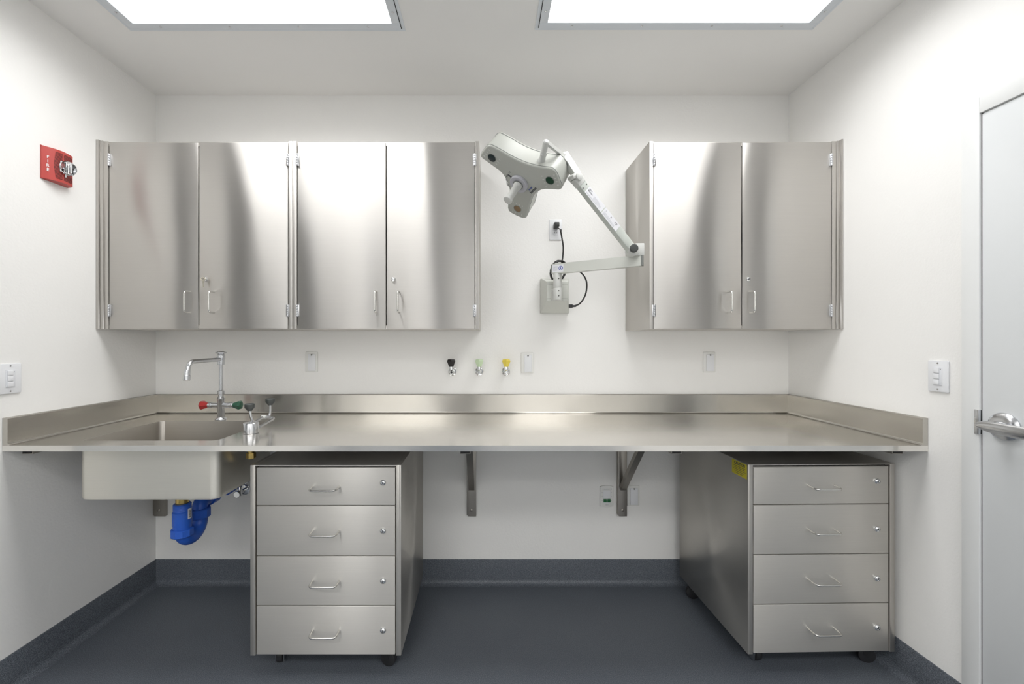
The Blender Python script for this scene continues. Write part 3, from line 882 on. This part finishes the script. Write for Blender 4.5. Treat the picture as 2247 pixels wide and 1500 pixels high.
# ------------------------------------------------------------------ fire alarm
ya, yb = 1.781, 1.897
za1, za0 = H + (750 - 320)/F * ya, H + (750 - 405)/F * 1.91
za1 = H + .8095; za0 = H + .6765
ym = (ya + yb)/2; zm = (za0 + za1)/2
t = thing('fire_alarm', 'red wall fire alarm with clear strobe and white FIRE lettering', 'fire alarm', (XL, ym, zm))
hb = ym - ya; hz = (za1 - za0)/2 + .003
b = new()
# arched housing: depth profile along y
Ny = 16; rows = []
def depth(s): return .004 + .028 * math.sin(PI/2 * min(1, s / .55)) if s < .55 else .032 - .010 * ((s - .55)/.45) ** 2
for i in range(Ny + 1):
    s = i / Ny; y = ya + (yb - ya) * s; d_ = depth(s)
    rows.append([b.verts.new((XL + .0008, y, zm - hz)), b.verts.new((XL + .0008 + d_, y, zm - hz + .003)), b.verts.new((XL + .0008 + d_, y, zm + hz - .003)), b.verts.new((XL + .0008, y, zm + hz))])
for r0, r1 in zip(rows, rows[1:]):
    for k in range(4): b.faces.new((r0[k], r0[(k+1) % 4], r1[(k+1) % 4], r1[k]))
b.faces.new(rows[0]); b.faces.new(rows[-1])
finish('housing', b, M['red'], t, angle=25)
b = new()
def strip(bm, s0, s1, z, hgt, mi=0, nn=5, lift=.0004, th=.0006):
    for q in range(nn):
        a0_ = s0 + (s1 - s0) * q / nn; a1_ = s0 + (s1 - s0) * (q + 1) / nn
        # piecewise on the same facets as the housing
        def X(s):
            i = min(Ny - 1, int(s * Ny)); f = s * Ny - i
            return XL + .0008 + depth(i / Ny) * (1 - f) + depth((i + 1) / Ny) * f
        vs = []
        for l in (lift - .001, lift + th):
            for s, zz in ((a0_, z - hgt/2), (a1_, z - hgt/2), (a1_, z + hgt/2), (a0_, z + hgt/2)):
                vs.append(bm.verts.new((X(s) + l, ya + (yb - ya) * s, zz)))
        for f in ((4, 5, 6, 7), (0, 4, 7, 3), (1, 5, 6, 2), (0, 1, 5, 4), (3, 2, 6, 7)):
            bm.faces.new([vs[i] for i in f]).material_index = mi
for q in range(22):
    z = zm + hz - .016 - q * (2 * hz - .032) / 21
    d_ = abs(z - zm) / hz
    strip(b, .27 + .06 * d_, .52, z, .0026)
    if abs(z - zm) > .030: strip(b, .575, .95, z, .0026)
finish('sound_grille', b, M['red_dark'], t, False)
b = new()
for q, ch in enumerate('FIRE'):
    s = .13
    text(b, ch, .016, (XL + depth(s) + .0022, ya + (yb - ya) * s, zm + .024 - q * .0175), (.5, 1, 0), (0, 0, 1), .0008, bold=.0004)
finish('lettering', b, M['ink_white'], t, False)
ys = ya + (yb - ya) * .66; xs_ = XL + depth(.735)
b = new(); box(b, xs_ - .012, xs_ + .010, ys - .027, ys + .025, zm - .025, zm + .025, .006); finish('strobe_reflector', b, M['mirror'], t)
b = new()
r = bmesh.ops.create_uvsphere(b, u_segments=20, v_segments=12, radius=1)
for v_ in b.verts: v_.co = Vector((xs_ + .010 + v_.co.x * .028, ys + v_.co.y * .031, zm + v_.co.z * .030))
st = finish('strobe_lens', b, M['glass'], t, angle=80)
b = new(); cyl(b, (xs_ + .018, ys, zm - .018), (xs_ + .018, ys, zm + .018), .005, 12, .001)
for sg in (-1, 1): box(b, xs_ + .006, xs_ + .022, ys + sg * .022 - .003, ys + sg * .022 + .003, zm - .016, zm + .016, .001)
finish('strobe_tube', b, M['mirror'], t)
b = new(); cyl(b, (xs_ + .006, ys - .006, zm - .040), (xs_ + .006, ys - .006, zm - .029), .003, 10); finish('status_stub', b, M['white2'], t)

# ------------------------------------------------------------------ exam lamp
EX = Vector((0.75193543, -0.63889391, -0.1625044)); EY = Vector((-0.44693133, -0.6752522, 0.58675962)); EN = Vector((-0.48460861, -0.36857704, -0.79328776))
LC = Vector((0.1436, 1.93, H + .7066))
def LP(a, c_, n_=0.0): return LC + EX * a + EY * c_ + EN * n_
t = thing('exam_lamp', 'off-white three-lens medical exam lamp on a jointed wall arm', 'exam lamp', (P(1216, 0, YB).x, YB, H + .24))
front = [(-.141,.154),(-.128,.168),(-.099,.185),(-.078,.196),(-.062,.196),(-.048,.188),(-.014,.160),(.013,.135),(.043,.112),(.074,.093),(.106,.078),(.14,.066),(.174,.058),(.191,.052),(.200,.040),(.203,.018),(.203,-.011),(.202,-.036),(.196,-.048),(.183,-.052),(.15,-.047),(.119,-.044),(.098,-.045),(.073,-.054),(.046,-.069),(.030,-.082),(.011,-.106),(-.017,-.142),(-.049,-.186),(-.062,-.199),(-.080,-.200),(-.105,-.187),(-.130,-.168),(-.142,-.152),(-.139,-.133),(-.120,-.099),(-.096,-.065),(-.074,-.030),(-.066,-.001),(-.065,.028),(-.068,.052),(-.077,.072),(-.095,.092),(-.117,.118),(-.136,.141)]
hd = new()
def loopv(bm, sc, n_, poly=front): 
    return [bm.verts.new(LP(x * sc, y * sc, n_)) for x, y in poly]
def inset(poly, dd):
    out = []; m = len(poly)
    for i in range(m):
        p0 = Vector(poly[i - 1]); p1 = Vector(poly[(i + 1) % m]); p = Vector(poly[i])
        tdir = (p1 - p0).normalized(); nrm = Vector((-tdir.y, tdir.x))
        # polygon runs clockwise: inner side is to the right
        out.append(tuple(p - nrm * dd))
    return out
area = sum(front[i][0] * front[(i+1) % len(front)][1] - front[(i+1) % len(front)][0] * front[i][1] for i in range(len(front)))
sgn = 1 if area < 0 else -1
def ins(dd): return inset(front, dd * sgn)
loops = [loopv(hd, 1, .000, ins(.007)), loopv(hd, 1, -.001, ins(.0035)), loopv(hd, 1, -.004, ins(.001)), loopv(hd, 1, -.010, ins(0)), loopv(hd, 1, -.094, ins(.004)), loopv(hd, 1, -.104, ins(.006)), loopv(hd, 1, -.110, ins(.013))]
for a_, b_ in zip(loops, loops[1:]):
    m = len(a_)
    for k in range(m): hd.faces.new((a_[k], a_[(k+1) % m], b_[(k+1) % m], b_[k]))
hd.faces.new(loops[0]); hd.faces.new(loops[-1])
head = finish('lamp_head', hd, M['lamp'], t, angle=50)
def seal(n_, dd, wd, th, name):
    b = new(); A_ = ins(dd); B_ = ins(dd + wd); m = len(A_)
    a0_ = loopv(b, 1, n_, A_); a1_ = loopv(b, 1, n_ + th, A_); b0_ = loopv(b, 1, n_, B_); b1_ = loopv(b, 1, n_ + th, B_)
    for k in range(m):
        j = (k + 1) % m
        b.faces.new((a0_[k], a0_[j], a1_[j], a1_[k])); b.faces.new((a1_[k], a1_[j], b1_[j], b1_[k]))
        b.faces.new((b0_[k], b0_[j], b1_[j], b1_[k])); b.faces.new((a0_[k], a0_[j], b0_[j], b0_[k]))
    finish(name, b, M['seal'], head)
seal(-.012, -.0008, .003, .0022, 'seam'); seal(-.0965, .0030, .003, .0025, 'seam')
# face panels with ridges, and the lens cups
lens = [(-.0805, .1395, M['lens']), (.161, 0, M['lens_green']), (-.0805, -.1395, M['lens_amber'])]
for a_, c_, mt in lens:
    rd = Vector((a_, c_)).normalized(); sd = Vector((-rd.y, rd.x))
    ru = EX * rd.x + EY * rd.y; su = EX * sd.x + EY * sd.y
    ctr = LP(a_, c_, 0)
    b = new(); 
    lathe(b, [(.0205, 0), (.0205, .0012), (.0185, .0014), (.0185, .0004)], ctr, EN, 30); finish('lens_rim', b, M['seal'], head)
    b = new(); lathe(b, [(.0183, .0002), (.0183, .0010), (.012, .0022), (.004, .0028)], ctr, EN, 30); finish('lens', b, mt, head)
    b = new()
    for q in range(4):
        o_ = ctr + ru * .0 + su * 0
        off = .026 + q * .0
    for q in range(4):
        oo = ctr + su * ((q - 1.5) * .0165) + ru * (.030)
        prism(b, rrect(-.0045, .0045, -.0022, .0022, .002, 4), oo + EN * .0000, ru, su, EN * .0010, .0004)
        oo = ctr + su * ((q - 1.5) * .0165) - ru * (.030)
        prism(b, rrect(-.0045, .0045, -.0022, .0022, .002, 4), oo + EN * .0000, ru, su, EN * .0010, .0004)
    finish('vent_ridges', b, M['lamp_white'], head)
b = new(); lathe(b, [(.043, 0), (.043, .010), (.041, .013), (.032, .014), (.028, .012)], LP(0, 0, .0003), EN, 40); finish('focus_ring', b, M['ring'], head)['label'] = 'pale lavender ring around the grip'
b = new(); lathe(b, [(.020, .0), (.020, .012), (.0165, .016), (.0158, .088), (.0195, .092), (.0205, .098), (.0195, .104), (.014, .106)], LP(0, 0, .010), EN, 32); finish('hand_grip', b, M['lamp_white'], head)
b = new(); lathe(b, [(.024, 0), (.024, .0012), (.020, .0014)], LP(0, 0, .0133), EN, 32); finish('grip_groove', b, M['seal'], head)
# lettering on the face: the face as seen has its own right / up
def face_text(bm, body, size, a_, c_, ang, mi=0, bold=0):
    g_ = math.radians(ang)
    # viewer-facing basis: right x up = EN ;  EX x EY = EN
    u = EX * math.cos(g_) + EY * math.sin(g_); v = EY * math.cos(g_) - EX * math.sin(g_)
    o_ = LP(a_, c_, .0008); text(bm, body, size, o_, u, v, .0006, mi, bold=bold)
b = new()
wd = 'OUTPATIENT II'; R_ = .064
# arc on the upper left of the ring, tops pointing outwards
for i, ch in enumerate(wd):
    if ch == ' ': continue
    th = math.radians(188 - i * 6.6)
    face_text(b, ch, .0095, R_ * math.cos(th), R_ * math.sin(th), math.degrees(th) - 90, bold=.0002)
face_text(b, 'burton', .0175, .056, -.042, 32, bold=.0003)
for q in range(1):
    th = math.radians(128)
    o_ = LP(.052 * math.cos(th), .052 * math.sin(th), 0)
    prism(b, rrect(-.010, .010, -.0035, .0035, .001, 2), o_, EX * math.cos(th) + EY * math.sin(th), -EX * math.sin(th) + EY * math.cos(th), EN * .0012)
finish('lettering', b, M['ink'], head, False)
b = new(); face_text(b, 'PHILIPS', .0085, .046, -.032, 32, bold=.0003); finish('lettering', b, M['ink_blue'], head, False)['label'] = 'small blue lettering'
# yoke
J = P(1264, 391, 1.83)
M1 = LP(.235, .10, -.095)
b = new()
top = LP(.178, .146, -.050)
base1 = LP(.128, .070, -.045)
def curved_beam(bm, pts, ws, up):
    for i in range(len(pts) - 1): pass
    tube(bm, pts, 0, 14, radii=ws)
tube(b, [base1, base1 + (top - base1) * .5, base1 + (top - base1) * .93, top, top + (top - base1) * .05], .0118, 16, radii=[.0112, .0118, .0125, .0118, .007])
lathe(b, [(.020, 0), (.018, .006), (.0135, .012), (.0125, .03), (.0145, .034), (.0145, .038), (.012, .042)], base1 - (top - base1).normalized() * .006, top - base1, 24)
finish('yoke_handle', b, M['lamp_white'], t)
b = new()
beam(b, top - (top - base1) * .03, P(1243, 347, 1.86), .015, .013, EN, .003)
beam(b, P(1236, 338, 1.86), J + Vector((.004, 0, .012)), .030, .030, EN, .004)
finish('yoke_bar', b, M['lamp_white'], t)
b = new()
tube(b, fillet([LP(-.066, -.012, -.04), LP(-.115, -.040, -.045), LP(-.13, -.03, -.095), LP(.05, .03, -.110), P(1240, 352, 1.88)], .03, 6), .009, 12)
finish('yoke_handle', b, M['lamp_white'], t)
# upper arm
K = P(1388, 550, 1.955)
ud = (J - K).normalized()
sidev = ud.cross(Vector((0, 0, 1))).normalized()
if sidev.y > 0: sidev = -sidev                      # towards the viewer
upv = sidev.cross(ud).normalized()
if upv.z < 0: upv = -upv
def arm_pt(s, a, c_): return K + (J - K) * s + sidev * a + upv * c_
b = new()
L_ = (J - K).length
prism(b, rrect(-.013, .013, -.0215, .0215, .003, 3), K + ud * .006, sidev, upv, ud * (L_ - .012)); finish('upper_arm', b, M['lamp_top'], t, angle=40)
b = new(); prism(b, rrect(-.0155, .0155, -.023, .023, .003, 3), J - ud * .032, sidev, upv, ud * .036, .001)
cyl(b, J - sidev * .027, J + sidev * .027, .016, 24, .002); cyl(b, J - sidev*.02 + ud*.014 - upv * .012, J + sidev * .02 + ud*.014 - upv*.012, .011, 20, .002)
finish('head_joint', b, M['lamp_white'], t)
b = new(); 
for s_, w2 in ((.80, 1), (.80, -1)):
    lathe(b, [(.0028, 0), (.0028, .001), (.001, .0015)], arm_pt(.885, .0130, .013 * w2), sidev, 10)
finish('screw', b, M['slot'], t)
# labels on the arm's front
fo = K + sidev * .0133
def armlab(s0, s1, name, rows, words, mat2):
    b = new(); o_ = fo + ud * (L_ * s0)
    ln = L_ * (s1 - s0)
    # reading direction runs down the arm
    u = -ud; v = u.cross(-sidev).normalized()
    v = sidev.cross(u).normalized()
    o_ = fo + ud * (L_ * s1)
    prism(b, rrect(0, ln, -.0190, .0190, .001, 2), o_, u, v, sidev * .0004, 0, 2, 0)
    for wd_, sz, x_, y_, mi_ in words: text(b, wd_, sz, o_ + u * x_ + v * y_ + sidev * .0006, u, v, .0003, mi_, 'LEFT', .0001)
    strokes(b, o_ + sidev * .0004, u, v, rows, 2, .0012, .0002)
    finish(name, b, [M['sticker'], M['ink'], M['ink_faint']], t, False)['label'] = 'white printed sticker'
armlab(.575, .845, 'sticker', [(.005, .045, .085), (.001, .045, .09), (-.003, .045, .10), (-.007, .045, .10), (-.011, .005, .10), (-.014, .005, .07)], [('PHILIPS', .006, .006, .011, 1), ('Burton', .0105, .006, .002, 1)], None)
armlab(.31, .565, 'sticker', [(-.002, .006, .05), (-.006, .006, .085), (-.010, .006, .085), (-.013, .006, .085)], [('CE', .013, .076, .006, 1), ('II', .010, .010, .008, 2), ('A', .010, .045, .008, 1)], None)
# elbow with knob
b = new()
E1 = P(1402, 548, 1.985)
box(b, E1.x - .020, E1.x + .021, E1.y - .014, E1.y + .030, E1.z - .028, E1.z + .028, .003)
cyl(b, K + Vector((-.0, .03, 0)), K + Vector((.0, -.026, 0)), .0255, 30, .003)
cyl(b, (.683, 2.0, E1.z - .05), (.683, 2.0, E1.z - .02), .0125, 24)
finish('elbow', b, M['lamp_white'], t)
b = new(); kc = P(1393, 544, 1.915)
lathe(b, [(.008, 0), (.008, .016), (.016, .018), (.0185, .024), (.0185, .030), (.015, .034), (.006, .035)], kc + Vector((0, .030, 0)), (-.1, -1, 0), 28); finish('tension_knob', b, M['rubber'], t)['label'] = 'dark grey tension knob'
# lower arm
zl_ = H + .3710
A0 = Vector((P(1213, 0, 2.215).x, 2.215, zl_)); A1 = Vector((P(1408, 0, 1.985).x, 1.985, zl_ + .001))
b = new(); beam(b, A0, A1, .032, .0495, (0, 0, 1), .003); finish('lower_arm', b, M['arm'], t)
la = (A1 - A0).normalized(); ls = la.cross(Vector((0, 0, 1))).normalized()
if ls.y > 0: ls = -ls
b = new(); beam(b, A1 - la * .001, A1 + la * .006, .030, .046, (0, 0, 1), .001); beam(b, A0 - la * .005, A0 + la * .001, .030, .046, (0, 0, 1), .001); finish('end_cap', b, M['seal'], t)
b = new(); o_ = A0 + ls * .0162
prism(b, rrect(.004, .064, -.0185, .0185, .001, 2), o_, la, (0, 0, 1), ls * .0004)
ring = [(.052 + .011 * math.cos(2*PI*k/24), .000 + .011 * math.sin(2*PI*k/24)) for k in range(24)]
def annulus(bm, r0, r1, o_, u, v, n_, mi):
    for k in range(28):
        a0_ = 2*PI*k/28; a1_ = 2*PI*(k+1)/28
        prism(bm, [(r0*math.cos(a0_), r0*math.sin(a0_)), (r1*math.cos(a0_), r1*math.sin(a0_)), (r1*math.cos(a1_), r1*math.sin(a1_)), (r0*math.cos(a1_), r0*math.sin(a1_))], o_, u, v, n_, 0, 2, mi)
annulus(b, .0085, .0115, o_ + la * .050 + ls * .0004, la, Vector((0, 0, 1)), ls * .0003, 1)
prism(b, [(-.003, -.005), (.004, -.004), (.001, .001), (.003, .006), (-.002, .004)], o_ + la * .050 + ls * .0004, la, (0, 0, 1), ls * .0003, 0, 2, 1)
strokes(b, o_ + ls * .0004, la, (0, 0, 1), [(.010, .008, .034), (.006, .008, .034), (.002, .008, .034), (-.002, .008, .034), (-.006, .008, .034), (-.010, .008, .030)], 2, .0012, .0002)
finish('sticker', b, [M['sticker'], M['ink_blue'], M['ink_faint']], t, False)['label'] = 'white sticker with a blue ring symbol'
# swivel post
yp = 2.205
pc = P(1223.5, 0, yp).x
zt_, zj, zb_ = H + .340, H + .275, H + .213
b = new(); cyl(b, (pc, yp, zj + .001), (pc, yp, zt_ + .008), .0215, 30, .001); cyl(b, (pc, yp, zt_), (pc, yp, zl_ + .03), .0125, 20); finish('swivel_sleeve', b, M['lamp_white'], t)
b = new(); cyl(b, (pc, yp, zb_), (pc, yp, zj), .0222, 30, .0012)
finish('swivel_post', b, M['lamp_white'], t)
for zz_ in (zj - .017, zj - .042, zj + .045):
    b = new(); lathe(b, [(.0036, 0), (.0036, .0012), (.002, .0016)], (pc + .002, yp - .0215, zz_), (0, -1, 0), 14); finish('screw', b, M['slot'], t)
# wall box
b = new()
bx0, bx1 = P(1185, 0, YB).x, P(1247, 0, YB).x
fy0 = 2.245
fx0, fx1 = P(1200, 0, fy0).x, P(1246.5, 0, fy0).x
zt2, zb2 = H + .348, H + .158
zf_t, zf_m, zf_b = H + .312, H + .305, H + .2125
Bk = [Vector((bx0, YB - .0006, zb2)), Vector((bx1, YB - .0006, zb2)), Vector((bx1, YB - .0006, zt2)), Vector((bx0, YB - .0006, zt2))]
Md = [Vector((bx0 + .002, YB - .03, zb2)), Vector((bx1 - .002, YB - .03, zb2)), Vector((bx1 - .002, YB - .03, zt2)), Vector((bx0 + .002, YB - .03, zt2))]
Fr = [Vector((fx0, fy0, zf_b)), Vector((fx1, fy0, zf_b)), Vector((fx1, fy0, zf_t)), Vector((fx0, fy0, zf_t))]
R3 = [[b.verts.new(p) for p in L] for L in (Bk, Md, Fr)]
for a_, b_ in zip(R3, R3[1:]):
    for k in range(4): b.faces.new((a_[k], a_[(k+1) % 4], b_[(k+1) % 4], b_[k]))
b.faces.new(R3[0]); b.faces.new(R3[-1])
bmesh.ops.bevel(b, geom=list(b.edges), offset=.002, segments=2, profile=.5, affect='EDGES')
finish('wall_box', b, M['arm'], t)
b = new()
for zq in (zf_t - .012, zf_b + .012): box(b, fx0 + .002, fx1 - .002, fy0 - .0004, fy0 + .001, zq - .0006, zq + .0006)
finish('seam', b, M['seal'], t, False)
b = new(); box(b, pc - .027, pc + .027, fy0 - .022, fy0 + .001, zb_ - .001, zj - .004, .003); finish('post_bracket', b, M['lamp_white'], t)

# cord set: plug at outlet, coil behind the arm, plug at the lamp mount
c = P(1219, 504, YB)
pl = c + Vector((0, -.012, .014))
b = new()
vs = box(b, pl.x - .014, pl.x + .014, YB - .052, YB - .0093, pl.z - .014, pl.z + .016, .004)
tube(b, [pl + Vector((.004, -.032, -.008)), pl + Vector((.016, -.044, -.022)), pl + Vector((.020, -.046, -.034))], .0055, 12)
plug_bm = b
Q = lambda x, y, Y: P(x, y, Y)
b = new()
tube(b, catmull([pl + Vector((.018, -.045, -.030)), Q(1233, 522, 2.355), Q(1236, 545, 2.36), Q(1233, 575, 2.35), Q(1226, 588, 2.33)], 8), .0042, 12)
cc = Q(1225, 594, 2.33)
pts = []
for k in range(0, 61):
    a = 2 * PI * k / 20; rr = .058 + .004 * math.sin(k * .7)
    pts.append(cc + Vector((.72 * rr * math.cos(a) + .012 * math.sin(a), -.004 + .010 * (k / 60) + .02 * math.cos(a), rr * math.sin(a) * .95)))
tube(b, pts, .0042, 10)
tube(b, catmull([Q(1240, 590, 2.30), Q(1258, 590, 2.30), Q(1276, 599, 2.30), Q(1287, 618, 2.31), Q(1285, 645, 2.32), Q(1273, 665, 2.33), Q(1260, 671, 2.335)], 8), .0042, 12)
cord = finish('power_cord', b, M['cord'], t); cord['label'] = 'black looping power cord'
finish('plug', plug_bm, M['black'], cord)
b = new(); e0 = Q(1262, 671, 2.335); e1 = Q(1247, 671.5, 2.335)
beam(b, e1, e1 + Vector((.022, 0, 0)), .024, .018, (0, 0, 1), .002); tube(b, [e1 + Vector((.02, 0, 0)), e0 + Vector((.006, 0, 0))], .0062, 10, radii=[.007, .005])
finish('connector', b, M['black'], cord)
b = new(); beam(b, pl + Vector((.010, -.048, -.012)), pl + Vector((.020, -.050, -.024)), .010, .002, (0, 1, 0)); finish('white_tag', b, M['sticker'], cord)
